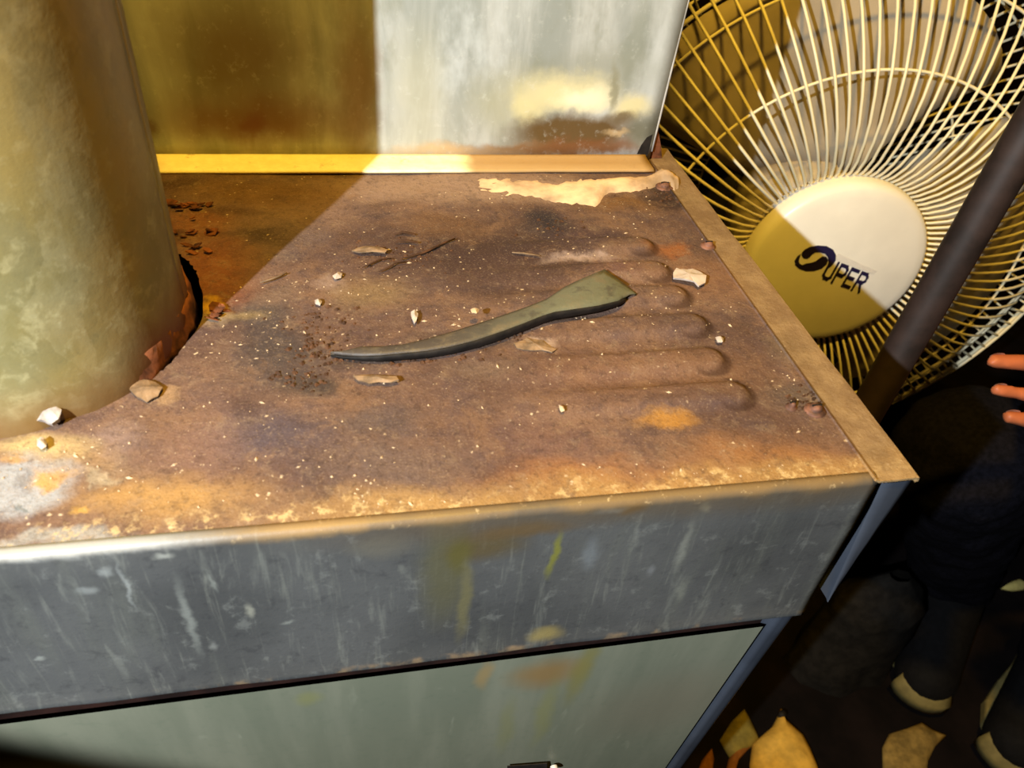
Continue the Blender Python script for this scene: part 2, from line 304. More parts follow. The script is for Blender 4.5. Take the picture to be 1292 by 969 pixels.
MAT = {}
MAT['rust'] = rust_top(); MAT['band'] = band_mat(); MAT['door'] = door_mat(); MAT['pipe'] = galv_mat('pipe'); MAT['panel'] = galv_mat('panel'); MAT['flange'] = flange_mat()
MAT['shade_rust'] = plain('shaded_rusty_interior', (.13,.07,.055), .9, .1, .3, 80)  # rust colour kept dark so shade in slot and gap is painted in
MAT['column'] = plain('blue_grey_column_paint', (.22,.235,.27), .35, .5, .08, 30)
MAT['caulk'] = plain('cream_mortar', (.72,.61,.50), .85, .15, .22, 45, bump=.3)
k = NB('dark_greenish_steel', .55, .4); v_ = k.units(); n1 = k.noise(v_, 16, 5, .65); n2 = k.noise(v_, 70, 4, .7); sx_ = k.sep(v_)[0]
c_ = k.mix(k.rng(sx_, .15, .48), (.25,.22,.20), (.36,.36,.29)); c_ = k.mix(k.rng(n1, .48, .66, 0, .6), c_, (.40,.35,.27)); c_ = k.mix(k.rng(n1, .46, .34, 0, .6), c_, (.22,.19,.17)); c_ = k.mix(k.rng(n2, .55, .75, 0, .4), c_, (.48,.44,.36)); k.bump(n2, .25, .001); MAT['scrap'] = k.color(c_)
MAT['shade_black'] = plain('black_steel_and_shade', (.10,.085,.075), .7, .25, .4, 200)  # black for recesses; on the strip's lip it paints undercut shade
MAT['chip'] = plain('pale_paint_chip', (.66,.60,.56), .8, .2, .08, 150, bump=.2)
MAT['chip_grey'] = plain('grey_lint', (.58,.55,.54), .9, .1, .15, 200, bump=.3)
MAT['chip_tan'] = plain('tan_rust_flake', (.45,.365,.28), .85, .15, .2, 200, bump=.3)
MAT['flake_rust'] = plain('dark_rust_flake', (.36,.21,.13), .85, .15, .35, 150, bump=.3)
MAT['twig'] = plain('dry_twig', (.27,.18,.12), .85, .15, .3, 150, bump=.3)
MAT['speck'] = plain('pale_grit', (.70,.60,.48), .8, .2, .12, 100)
MAT['screw'] = plain('rusty_screw', (.36,.24,.19), .7, .3, .35, 200, bump=.3)
MAT['hem'] = plain('bare_sheet_edge', (.66,.64,.62), .4, .5, .1, 100)
MAT['fan_plastic'] = plain('ivory_plastic', (.97,.945,.90), .35, .45, .02, 20)
MAT['fan_wire'] = plain('ivory_coated_wire', (.95,.90,.76), .35, .45, .03, 20)
MAT['blade'] = plain('beige_fan_blade', (.66,.60,.51), .4, .45, .08, 14)
MAT['motor'] = plain('grey_motor_housing', (.10,.095,.09), .5, .4, .1, 20)
MAT['ink'] = plain('navy_print', (.13,.10,.24), .5, .3, .05, 100)
MAT['ink_pale'] = plain('pale_grey_print', (.74,.70,.66), .5, .3, .03, 100)
MAT['post'] = plain('dark_brown_steel', (.155,.115,.105), .6, .35, .25, 40, bump=.1)
MAT['wall'] = plain('dark_basement_wall', (.15,.12,.10), .9, .1, .25, 6)
MAT['floor'] = plain('dark_dirty_concrete', (.075,.055,.055), .9, .1, .35, 14, bump=.2)

# ================================================================== the room
def structure(name, mb, mat):
    o = mb.build(name, mat); return tag(o, kind='structure')
structure('floor', MB().box((-1.6,-1.5,-.1), (2.6,2.4,0)), MAT['floor'])
structure('ceiling', MB().box((-1.6,-1.5,2.4), (2.6,2.4,2.5)), MAT['wall'])
structure('wall_back', MB().box((-1.6,2.3,0), (2.6,2.4,2.4)), MAT['wall'])
structure('wall_left', MB().box((-1.6,-1.4,0), (-1.5,2.3,2.4)), MAT['wall'])
structure('wall_right', MB().box((2.5,-1.4,0), (2.6,2.3,2.4)), MAT['wall'])
structure('wall_front', MB().box((-1.6,-1.5,0), (2.6,-1.4,2.4)), MAT['wall'])

# ================================================================== furnace
XL, XS, XR, YF, YB = -1.75, .922, 1.008, .809, 2.24     # left end, seam, right edge, front plane, back (units)
PX, PY, PR = -.68, 1.40, .335                           # flue pipe
HX, HY, HR = -.683, 1.428, .362                         # hole it drops into
furnace = empty('furnace', W(-.35, 1.5, 0) - Vector((0,0,T)), 'rusty topped grey sheet metal furnace with pressed ribs, filling the foreground', 'furnace')
def rib_h(x, y):
    h = 0.0
    for ex, ey in RIBS:
        hw = .046; x1 = ex - hw
        if x > x1: d = math.hypot(x - x1, y - ey)
        else: d = abs(y - ey)
        e = min(1, max(0, (hw - d)/.026)); e = e*e*(3-2*e)
        fade = min(1, max(0, (x - .25)/.38)); h = max(h, e*fade*.016)
    return h
def top_z(x, y):
    n = mnoise.noise((x*4, y*4, 1.7))*.006 + mnoise.noise((x*14, y*14, 4.2))*.0022
    k = min(1, (y - (YF+.022))/.08) if y < YF+.10 else 1.0
    k2 = min(1, max(0, (XS - x)/.05))
    return rib_h(x, y) + n*max(0, k)*k2
nx, ny = 250, 132
grid = {}; mb = MB()
for j in range(ny+1):
    for i in range(nx+1):
        x = XL + (XS-XL)*i/nx; y = YF+.022 + (YB-YF-.022)*j/ny; grid[i, j] = (x, y)
cell = (XS-XL)/nx
vid = {}; verts = []; faces = []
def gv(i, j):
    if (i, j) not in vid:
        x, y = grid[i, j]; dx, dy = x-HX, y-HY; d = math.hypot(dx, dy)
        if d < HR: x = HX + dx/d*HR; y = HY + dy/d*HR
        if d < HR + cell*1.2: wob = mnoise.noise((x*16, y*16, 9.1))*.012; x += dx/d*wob*0.6; y += dy/d*wob*0.6
        vid[i, j] = len(verts); verts.append(W(x, y, top_z(x, y)))
    return vid[i, j]
for j in range(ny):
    for i in range(nx):
        q = [(i, j), (i+1, j), (i+1, j+1), (i, j+1)]
        if sum(math.hypot(grid[a][0]-HX, grid[a][1]-HY) < HR for a in q) >= 3: continue
        faces.append(tuple(gv(*a) for a in q))
tp = mesh_obj('top_panel', verts, faces, MAT['rust'], furnace, True)
tag(tp, 'rust stained pressed steel top with raised ribs')

# front band with rolled fold at its top, hem at its bottom
prof = [(YF+.022, 0.0), (YF+.014, 0.0)] + [(YF+.014-.014*math.sin(a), -.014+.014*math.cos(a)) for a in [math.pi/2*i/6 for i in range(1, 7)]]
prof += [(YF, -.06), (YF, -.14), (YF, -.22), (YF, -.30), (YF, -.38), (YF-.001, -.425), (YF-.003, -.436), (YF, -.442), (YF+.012, -.443), (YF+.03, -.442)]
rows = []
nb = 150
for i in range(nb+1):
    x = XL + (XS+.004-XL)*i/nb
    row = []
    for j, (y, z) in enumerate(prof):
        dn = mnoise.noise((x*5, z*5, 3.3))*.0035 if j > 8 else 0
        zz = z + (mnoise.noise((x*9, 0, 7.7))*.004 if j > 13 else 0)
        row.append(W(x, y+dn, zz + (top_z(x, YF+.022) if j == 0 else 0)))
    rows.append(row)
band = MB().sheet(rows).build('front_band', MAT['band'], furnace, True); solid(band, .0007)
tag(band, 'blue grey painted front band with pale drip streaks and worn hem')
# rusty rail, dark to paint shade into the slot below the band, and the case behind it
mb = MB(); mb.box(W(XL, .868, -.62), W(.93, .878, -.30)); mb.build('slot_rail', MAT['shade_rust'], furnace)
# door, tilted back slightly
ty = lambda z: .828 + .085*max(0, (-z-.47))
zb = -4.2
dpts = lambda z, o: (ty(z) + o)
mb = MB(); zt = -.512
mb.hexa([W(XL, ty(zb), zb), W(.866, ty(zb), zb), W(.866, ty(zb)+.006, zb), W(XL, ty(zb)+.006, zb)], [W(XL, ty(zt), zt-.012), W(.866, ty(zt), zt), W(.866, ty(zt)+.005, zt-.012), W(XL, ty(zt)+.005, zt-.024)])
door = mb.build('door_panel', MAT['door'], furnace); tag(door, 'pale green grey door panel with rust drips')
hp = front(668, 972, ty(-1.1)-.004)
mb = MB(); mb.prism([front(640, 966, ty(-1.1)-.003)*S + Vector((0,0,T)), front(690, 962.5, ty(-1.1)-.003)*S + Vector((0,0,T)), front(690, 990, ty(-1.1)-.003)*S + Vector((0,0,T)), front(640, 992, ty(-1.1)-.003)*S + Vector((0,0,T))], (0, -.0004, 0))
rec = mb.build('door_handle', MAT['shade_black'], door); tag(rec, 'dark recessed handle at the bottom of the door')
mb = MB(); c0 = front(699, 969, ty(-1.1)-.006)*S + Vector((0,0,T)); mb.lathe([(0.0003,.0016),(.0012,.0013),(.0018,.0004),(.0018,-.0008)], 12, (c0, Vector((1,0,0)), Vector((0,0,1)), Vector((0,-1,0)))); mb.build('rivet', MAT['hem'], door, True)
# right-hand side: flange on top, rounded front return, side sheet
mb = MB(); rows = []
for j in range(40):
    y = YF-.002 + (YB-YF)*j/39; wob = mnoise.noise((3.1, y*7, .5))*.004
    rows.append([W(XS-.006, y, .004), W(XS+.004, y, -.001), W(XS+.03, y, -.0015), W(XR-.01+wob, y, 0), W(XR+wob, y, -.001), W(XR+wob+.002, y, -.010), W(XR-.004+wob, y, -.014)])
fl = mb.sheet(rows).build('side_flange', MAT['rust'], furnace, False); solid(fl, .0008); tag(fl, 'tan rust dusted flange along the right edge of the top')
mb = MB(); rows = []
for z in [-.012, -.05, -.10, -.2, -.3, -.36, -.405]:
    b = YF; t = min(1, (-z)/.42); xl = .936 + .098*(-z); xo = 1.010 - .078*(-z)
    if xo < xl + .002: xo = xl + .002
    rows.append([W(xl, b+.004, z), W(xl+.002, b+.001, z), W(xl+(xo-xl)*.35, b+.001, z), W(xl+(xo-xl)*.7, b+.002, z), W(xo-.002, b+.005, z), W(xo, b+.012, z), W(xo-.01, b+.2, z), W(xo-.02, YB, z)])
sd = mb.sheet(rows).build('side_sheet', MAT['column'], furnace, True); tag(sd, 'smooth blue grey side with flat front return')
mb = MB(); rows = []
for z in [-.452, -.48, -.5, -.7, -1.0, -1.4, -2, -3, -4.2]:
    b = ty(z) + .002; r = []
    r.append(W(.892, b+.06, z))
    for q in range(11):
        a = math.pi - math.pi*q/10 if q < 3 else math.pi - math.pi*q/10
        t = q/10; r.append(W(.890 + .080*t, b + .045*(1.6*max(0, t-.36))**2 + (.006 if q == 0 else 0), z))
    r += [W(.968, b+.2, z), W(.968, YB, z)]; rows.append(r)
cl = mb.sheet(rows).build('corner_column', MAT['column'], furnace, True); tag(cl, 'rounded blue grey corner trim beside the door')
mb = MB(); mb.box(W(.905, YF+.035, -.46), W(.955, YF+.045, -.02)); mb.box(W(XL, YB-.01, -4.2), W(XR-.03, YB, -.02)); mb.box(W(XL, .93, -4.2), W(XL+.01, YB, -.02)); mb.box(W(XL, 1.0, -1.4), W(XR-.04, YB-.01, -1.38)); mb.build('inner_case', MAT['shade_rust'], furnace)  # first box: dark sheet added to paint shade behind the side gap
mb = MB(); mb.box(W(XL+.02, .96, -4.705), W(.9, YB-.05, -4.2)); mb.build('plinth', MAT['shade_rust'], furnace)
# sealant ridge along the foot of the plenum
mb = MB(); rows = []
lo_e = [(600,243),(640,246),(680,250),(700,256),(730,260),(752,262),(765,246),(800,242),(822,238),(836,231),(850,240),(857,238)]
hi_e = [(600,224),(640,225),(680,227),(700,231),(730,226),(752,225),(765,224),(800,222),(822,220),(832,214),(846,217),(857,224)]
N = 56
def lerp_path(P, t):
    a = t*(len(P)-1); i = min(len(P)-2, int(a)); q = a-i; return P[i][0]*(1-q)+P[i+1][0]*q, P[i][1]*(1-q)+P[i+1][1]*q
for i in range(N+1):
    t = i/N; lo_p = top(*lerp_path(lo_e, t)); hi_p = top(*lerp_path(hi_e, t)); r = []
    hgt = .012*(0.25+.75*min(1, t*2)) + .010*math.exp(-((t-.86)/.06)**2)
    for q in range(9):
        s_ = q/8; p = lo_p.lerp(hi_p, s_); jit = mnoise.noise((t*30, s_*3, 2))*.013 + mnoise.noise((t*80, s_*3, 5))*.006
        hh = hgt*(1-abs(2*s_-1)**2.6)*(1 if 0 < i < N else 0)
        r.append(W(p.x, p.y + jit*(q in (0, 8))*1.0, hh - .002 + mnoise.noise((t*60, s_*9, 1))*.004 + top_z(p.x, p.y)))
    rows.append(r)
sl = MB().sheet(rows).build('sealant_ridge', MAT['caulk'], furnace, True); tag(sl, 'cream ridge of old sealant along the plenum foot')
# screws and pressings on the right
def screw(px, py, r, parent):
    p = top(px, py); c = W(p.x, p.y, top_z(p.x, p.y))
    mb = MB(); mb.lathe([(r*1.7,-.0003),(r*1.7,.0005),(r*1.05,.0007),(r,.0008),(r*.98,.0016),(r*.7,.0024),(r*.25,.0026),(.00005,.0026)], 14, (c, Vector((1,0,0)), Vector((0,1,0)), Vector((.06,-.05,1)).normalized()))
    o = mb.build('screw', MAT['screw'], parent, True)
    mb = MB(); mb.box(c + Vector((-r*.8,-.0003,.0022)), c + Vector((r*.8,.0003,.0028))); mb.build('slot', MAT['shade_black'], o)
screw(1028, 518, .0022, furnace); screw(998, 514, .0012, furnace); screw(838, 236, .0026, furnace); screw(893, 311, .0020, furnace)
# rusty angle tab at the back corner
mb = MB(); a0, a1 = top(812, 206), top(850, 198)
mb.prism([W(.905, 2.165, 0), W(.965, 2.165, 0), W(.955, 2.165, .035), W(.935, 2.165, .085), W(.915, 2.165, .09)], (0, .0012, 0)); tb = mb.build('corner_tab', MAT['flake_rust'], furnace); tag(tb, 'orange rusted tab at the back corner')

# ================================================================== flue pipe
pipe = empty('flue_pipe', W(PX, PY, -1.38), 'mottled galvanised round flue pipe rising from the furnace top at left', 'pipe')
mb = MB(); prof = []; rows = []
zs = [-1.36, -.6, -.2, -.05] + [i*.04 for i in range(0, 20)] + [.8 + i*.25 for i in range(0, 26)]
nseg = 96
for z in zs:
    r = []
    for k in range(nseg+1):
        a = 2*math.pi*k/nseg; rr = PR + mnoise.noise((math.cos(a)*1.5, math.sin(a)*1.5, z*1.3))*.004 + (.010*max(0, 1-abs(z)/.10) if -.1 < z < .1 else 0)*(.5+mnoise.noise((math.cos(a)*6, math.sin(a)*6, 2)))
        r.append(W(PX + rr*math.cos(a), PY + rr*math.sin(a), z))
    rows.append(r)
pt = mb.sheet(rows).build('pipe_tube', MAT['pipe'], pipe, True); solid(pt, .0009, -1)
# ragged rusty skirt where the pipe enters the hole, on the right side
mb = MB(); rows = []
for k in range(40):
    a = math.radians(-38 + 78*k/39); r = []
    for q in range(4):
        z = -.02 + .022*q; rr = PR + .012 + .012*mnoise.noise((a*9, q*1.3, 5)) - .004*q; r.append(W(PX + rr*math.cos(a), PY + rr*math.sin(a), z + .012*mnoise.noise((a*7, q, 1))))
    rows.append(r)
sk = mb.sheet(rows).build('corroded_skirt', MAT['flake_rust'], pipe, True); solid(sk, .0006); tag(sk, 'corroded brown lower edge of the pipe')

# ================================================================== plenum (sheet metal duct behind)
plenum = empty('plenum_duct', W(.2, 2.16, 0), 'upright galvanised sheet metal duct with cream bottom flange and white corrosion', 'duct')
mb = MB(); xe0, xe1, zt = .915, 1.055, 2.4
edge = lambda z: .916 + (.032*z)
rows = []
for z in [.004, .05, .1, .2, .3, .4, .5, .7, 1.0, 1.5, zt]:
    rows.append([W(XL + (edge(z)-XL)*i/60, 2.15 + mnoise.noise((i*.13, z*2.0, 8))*.004, z) for i in range(61)])
# notch at the bottom right corner is cut by lifting the last columns
pan = mb.sheet(rows).build('duct_front', MAT['panel'], plenum, True); solid(pan, .0007, 1)
mb = MB()
for y0 in (2.150,):
    mb.tube([W(edge(z)+.002, y0, z) for z in (.03, .1, .3, .6, 1.0, 1.6, zt)], .0007, 8)
mb.build('hemmed_edge', MAT['hem'], plenum, True)
mb = MB(); mb.hexa([W(edge(0)-.002, 2.155, .0), W(edge(0), 2.155, 0), W(edge(0), 2.235, 0), W(edge(0)-.004, 2.235, 0)], [W(edge(zt)-.002, 2.155, zt), W(edge(zt), 2.155, zt), W(edge(zt), 2.235, zt), W(edge(zt)-.004, 2.235, zt)]); mb.build('duct_side', MAT['panel'], plenum)
# bottom flange: lip standing just proud of the furnace top, with a small rise to the wall
mb = MB(); rows = []
for i in range(91):
    x = XL + (.900-XL)*i/90; wv = mnoise.noise((x*6, 1, 1))*.003
    rows.append([W(x, 2.062+wv, .004), W(x, 2.060+wv, .008), W(x, 2.064+wv, .011), W(x, 2.10, .012), W(x, 2.140, .014), W(x, 2.148, .018)])
fl = mb.sheet(rows).build('bottom_flange', MAT['flange'], plenum, True); solid(fl, .0005, 1); tag(fl, 'cream flange folded out along the foot of the duct')
mb = MB(); mb.prism([W(.872, 2.146, .022), W(.908, 2.146, .02), W(.910, 2.146, .085), W(.893, 2.146, .075), W(.880, 2.146, .05)], (0, .0004, 0)); nt = mb.build('corner_gap', MAT['shade_black'], plenum); tag(nt, 'dark torn gap at the lower right corner')

# ================================================================== bent metal strip lying on the top
strip = empty('scrap_metal_strip', W(.25, 1.34, 0), 'bent dark metal strip with a flared flat end, lying on the rusted top', 'metal strip')
ST = [ # lower px, upper px, z lower, z upper (units)
 ((417,448),(417,446),.006,.006), ((432,449.5),(434,443),.010,.010), ((455,450),(455,437),.018,.014), ((480,449),(480,437),.022,.016), ((510,446),(510,434),.024,.016), ((540,443),(540,427),.026,.018),
 ((568,438),(568,419),.030,.020), ((600,430),(600,409),.034,.022), ((635,418),(633,398),.038,.024), ((662,408),(662,388),.040,.026), ((684,399),(690,377),.042,.030), ((700,394),(712,362),.044,.032), ((725,390.5),(735,351),.044,.034), ((755,386),(763,339.5),.042,.030), ((780,380),(784,355),.036,.026), ((790,376),(804,371),.026,.022)]
rows = []
def refine(L, n):
    out = []
    for i in range(len(L)-1):
        for q in range(n):
            t = q/n; A, B = L[i], L[i+1]
            out.append(tuple((A[k][0]*(1-t)+B[k][0]*t, A[k][1]*(1-t)+B[k][1]*t) for k in (0, 1)) + tuple(A[k]*(1-t)+B[k]*t for k in (2, 3)))
    return out + [L[-1]]
low_edge = []
for a, b, z0, z1 in refine(ST, 3):
    A = top(a[0], a[1]-1, z0); B = top(b[0], b[1], z1); r = []
    for q in range(6):
        s_ = q/5; p = A.lerp(B, s_); p.z += .006*math.sin(math.pi*s_); r.append(W(p.x, p.y, p.z))
    low_edge.append(A); rows.append(r)
bl = MB().sheet(rows).build('blade', MAT['scrap'], strip, True); solid(bl, .0009, -1)
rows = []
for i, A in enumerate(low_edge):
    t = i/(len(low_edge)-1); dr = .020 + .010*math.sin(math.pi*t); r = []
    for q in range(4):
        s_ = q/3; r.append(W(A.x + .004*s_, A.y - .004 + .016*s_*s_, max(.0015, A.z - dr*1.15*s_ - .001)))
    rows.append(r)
le = MB().sheet(rows).build('shade_lip', MAT['shade_black'], strip, True); solid(le, .0006, -1); tag(le, 'black lip painted as the shade under the near edge of the strip')  # lip added in black to paint the undercut shade below the strip

# ================================================================== loose bits on the top
def chip(name, pts, z, th, mat, label, cat, group=None, bend=.006, lift=0.0):
    """a small ragged flake traced as real thickness lying on the top"""
    P = [top(*p) for p in pts]; c = sum(P, Vector())/len(P); bm = bmesh.new()
    vs_ = [bm.verts.new(W(p.x, p.y, top_z(p.x, p.y) + .003 + z + mnoise.noise((p.x*30, p.y*30, 3))*bend + lift*((p-c).x*.5))) for p in P]
    cv = bm.verts.new(W(c.x, c.y, top_z(c.x, c.y) + .003 + z + bend))
    for i in range(len(vs_)): bm.faces.new((vs_[i], vs_[(i+1) % len(vs_)], cv))
    bmesh.ops.subdivide_edges(bm, edges=bm.edges[:], cuts=1, use_grid_fill=True)
    for v in bm.verts: v.co += Vector((0, 0, mnoise.noise(v.co*900)*.0004))
    bm.verts.index_update(); vv = [v.co.copy() for v in bm.verts]; ff = [tuple(v.index for v in f.verts) for f in bm.faces]; bm.free()
    o = mesh_obj(name, vv, ff, mat); solid(o, th, 0); return tag(o, label, cat, group or 'loose chips and flakes on the rusted top')
chip('paint_chip', [(848,350),(852,344),(860,346),(872,346),(882,350),(889,355),(888,363),(880,367),(874,362),(866,361),(855,358),(848,357)], .010, .0008, MAT['chip'], 'pale pinkish white paint chip beside the flared end of the metal strip', 'paint chip')
chip('lint_lump', [(53,540),(55,530),(61,518),(65,513),(68,522),(76,528),(81,533),(79,541),(70,545),(60,544)], .012, .0025, MAT['chip_grey'], 'grey lint lump against the foot of the flue pipe', 'lint', bend=.02)
chip('rust_flake', [(166,488),(180,481),(196,484),(206,492),(200,502),(186,509),(174,504),(165,496)], .004, .0006, MAT['chip_tan'], 'flat tan rust flake just right of the flue pipe foot', 'flake')
chip('paint_chip', [(51,562),(55,559),(60,562),(61,570),(56,573),(51,569)], .006, .0008, MAT['chip'], 'small cream chip below the grey lint lump', 'paint chip')
chip('rust_sliver', [(446,478),(462,476),(478,478),(500,480),(503,485),(494,488),(478,486),(466,487),(452,483)], .007, .0007, MAT['chip_tan'], 'long tan rust sliver below the left end of the metal strip', 'flake', lift=.05)
chip('rust_flake', [(444,320),(460,316),(478,318),(490,321),(486,325),(470,324),(455,324)], .008, .0006, MAT['chip_tan'], 'narrow greyish curl left of the dark twigs', 'flake', lift=.1)
chip('paint_chip', [(519,400),(523,398),(527,401),(526,408),(523,413),(520,408)], .006, .0008, MAT['chip'], 'white teardrop chip between the twigs and the metal strip', 'paint chip')
chip('paint_chip', [(398,381),(402,379),(406,383),(404,388),(399,387)], .004, .0007, MAT['chip'], 'round white crumb left of the tan patch, above the strip tip', 'paint chip')
chip('paint_chip', [(420,352),(427,348),(432,349),(430,353),(423,356)], .004, .0007, MAT['chip'], 'small oblong white chip on the pale smear left of the twigs', 'paint chip')
chip('paint_chip', [(902,430),(907,428),(911,431),(910,436),(904,436)], .006, .0007, MAT['chip'], 'cream crumb at the right end of the fourth rib', 'paint chip')
chip('paint_chip', [(704,519),(709,521),(711,525),(707,526)], .004, .0005, MAT['speck'], 'tiny white crumb alone in the middle of the brown area below the strip', 'paint chip')
chip('mortar_crumb', [(648,436),(658,433),(664,430),(674,432),(684,433),(694,440),(702,443),(696,448),(684,444),(672,445),(660,444),(652,442)], .0, .0004, MAT['chip_tan'], 'ragged tan crumb patch below the middle of the metal strip', 'crumb')
chip('mortar_crumb', [(593,408),(599,405),(603,407),(600,412),(594,412)], .030, .0006, MAT['speck'], 'white crumb sitting on the handle of the metal strip', 'crumb')
# dark twigs near the back
def twig(pts, r, label):
    P = [top(x, y, .010) for x, y in pts]
    pp = [W(p.x, p.y, top_z(p.x, p.y) + .008 + mnoise.noise((p.x*20, p.y*20, 0))*.003) for p in P]
    mb = MB(); mb.tube(pp, [r*(1-.5*abs(2*i/(len(pp)-1)-1)) for i in range(len(pp))], 6)
    return tag(mb.build('twig', MAT['twig'], None, True), label, 'twig', 'twigs and straws behind the metal strip')
twig([(505,326),(520,322),(535,318),(548,312),(560,306),(574,300)], .0006, 'longest dark twig slanting up to the right behind the metal strip')
twig([(457,336),(470,331),(480,326),(494,325)], .00042, 'short thin twig at the left end of the twig cluster')
twig([(478,341),(490,337),(500,331),(512,330)], .00042, 'short crooked twig just below the longest dark twig')
twig([(498,294),(508,292),(524,295)], .0006, 'short black twig behind the longest one, farthest back')
twig([(500,304),(514,304),(528,306)], .0006, 'short black twig lying between the farthest and the longest twigs')
twig([(646,318),(660,319),(681,321)], .0005, 'thin pale straw lying alone right of the twig cluster').data.materials[0] = MAT['chip_tan']
twig([(362,343),(350,348),(338,352),(328,355)], .0005, 'thin straw on the shadow line left of the twigs').data.materials[0] = MAT['chip_tan']
# rust scales lifting off beside the hole: uncountable crust
mb = MB(); rnd = random.Random(3)
def scale_at(p, size, h):
    a = rnd.uniform(0, 6.28); n = rnd.choice((4, 5, 6)); pts = []
    tilt = Vector((rnd.uniform(-.5, .5), rnd.uniform(-.5, .5)))
    for q in range(n):
        r = size*rnd.uniform(.5, 1.1); x = math.cos(a + 6.283*q/n)*r; y = math.sin(a + 6.283*q/n)*r*.6; pts.append(W(p.x+x, p.y+y, top_z(p.x, p.y) + h + x*tilt.x + y*tilt.y))
    mb.prism(pts, (0, 0, .0004))
for _ in range(34):
    px, py = rnd.uniform(205, 270), rnd.uniform(258, 325)
    p = top(px, py); 
    if math.hypot(p.x-HX, p.y-HY) < HR+.02: continue
    scale_at(p, rnd.uniform(.008, .022), rnd.uniform(.002, .009))
for _ in range(26):
    px = rnd.uniform(232, 285); py = 415 - (px-232)*.45 + rnd.uniform(-8, 8); p = top(px, py)
    if math.hypot(p.x-HX, p.y-HY) < HR+.02: continue
    scale_at(p, rnd.uniform(.006, .018), rnd.uniform(.003, .010))
cr = mb.build('rust_scale', MAT['flake_rust'], furnace); tag(cr, 'dark flaking rust crust beside the pipe hole', kind='stuff')
# pale grit strewn over the top: nobody could count it
mb = MB(); rnd = random.Random(11)
clusters = [(420,350,70,30,46), (310,420,60,45,60), (470,440,90,30,60), (90,580,90,40,60), (480,610,140,40,40), (560,640,150,10,60), (900,600,170,14,60), (1010,470,45,60,46), (700,420,200,120,110), (300,560,200,90,90), (860,380,90,90,34), (600,245,160,20,24), (540,400,80,20,24), (760,290,120,40,24), (520,330,60,20,30)]
for cx, cy, sx, sy, n in clusters:
    for _ in range(int(n*.8)):
        px, py = rnd.gauss(cx, sx*.6), rnd.gauss(cy, sy*.6); p = top(px, py)
        if p.y < YF+.035 or p.y > 2.03 or p.x > .91 or p.x < -1.0 or math.hypot(p.x-HX, p.y-HY) < HR+.02: continue
        r = rnd.choice((.0010, .0012, .0014, .0016, .0020, .0028)); a = rnd.uniform(0, 6.28); el = rnd.choice((.8, 1, 1, 2.4)); z = top_z(p.x, p.y)
        pts = [W(p.x + r*el*math.cos(a)*c_ - r*math.sin(a)*s_, p.y + r*el*math.sin(a)*c_ + r*math.cos(a)*s_, z + .0005) for c_, s_ in ((1,0),(0,1),(-1,0),(0,-1))]
        apex = W(p.x, p.y, z + r*1.3); k0 = len(mb.v); mb.add(pts + [apex], [(0,1,4),(1,2,4),(2,3,4),(3,0,4),(3,2,1,0)])
tag(mb.build('grit', MAT['speck'], None), 'pale grit and crumbs scattered over the rusted top', 'grit', kind='stuff')

# dark crumbs caked along the strip and round its left tip
mb = MB(); rnd = random.Random(23)
for cx, cy, sx, sy, n in [(500,450,80,6,90), (620,428,50,7,50), (400,440,34,16,70), (380,478,26,12,40), (410,405,40,14,40), (500,322,60,14,50), (1015,505,26,14,36), (845,244,26,9,36), (700,285,30,14,24)]:
    for _ in range(n):
        px, py = rnd.gauss(cx, sx*.6), rnd.gauss(cy, sy*.6); p = top(px, py)
        if p.x > .915 or p.y > 2.05: continue
        r = rnd.choice((.003, .004, .005, .007)); a = rnd.uniform(0, 6.28); z = top_z(p.x, p.y)
        pts = [W(p.x + r*rnd.uniform(.7, 1.5)*math.cos(a+q*1.57), p.y + r*rnd.uniform(.6, 1.1)*math.sin(a+q*1.57), z + .0004) for q in range(4)]
        mb.add(pts + [W(p.x, p.y, z + r*.9)], [(0,1,4),(1,2,4),(2,3,4),(3,0,4),(3,2,1,0)])
tag(mb.build('dirt_crumbs', MAT['twig'], None), 'dark brown dirt crumbs caked around the metal strip and screws', 'dirt', kind='stuff')

# ================================================================== standing fan
FD = 4.25
K = FD/2.4*S
fn = Vector((-.147, -.989, .007)).normalized(); fa = Vector((.989, -.147, 0)).normalized(); fb_ = fn.cross(fa)
if fb_.z < 0: fb_ = -fb_
FC = deep(1049.1, 332, FD*S)                       # centre of the cap's rim
fan = empty('standing_fan', (FC.x, FC.y, 0), 'ivory caged standing fan with white centre cap beyond the furnace', 'fan')
FR = (FC, fa, fb_, fn)
def fpt(r, a, o): return FC + fa*(r*math.cos(a)) + fb_*(r*math.sin(a)) + fn*o
def on_cap(px, py, o=0.0):
    d = ray(px, py); Q = FC + fn*o; t = (Q - CAM).dot(fn)/d.dot(fn); X = CAM + d*t - FC; return X.dot(fa), X.dot(fb_)
rc = .28*K
def dome(r): return .028*K + .055*K*(1 - (r/rc)**2)**.75 if r < rc else .028*K
cap_prof = [(rc*.985, -.05*K), (rc, -.02*K), (rc, .0), (rc*.992, .014*K), (rc*.97, .028*K)] + [(rc*q, .030*K + .030*K*(1-q*q)) for q in (.93, .85, .7, .55, .4, .25, .1, .002)]
def cap_o(r): q = min(1, r/rc); return .030*K + .030*K*(1-q*q)
cap = MB().lathe(cap_prof, 72, FR).build('centre_cap', MAT['fan_plastic'], fan, True); tag(cap, 'smooth white centre cap printed with a navy word')
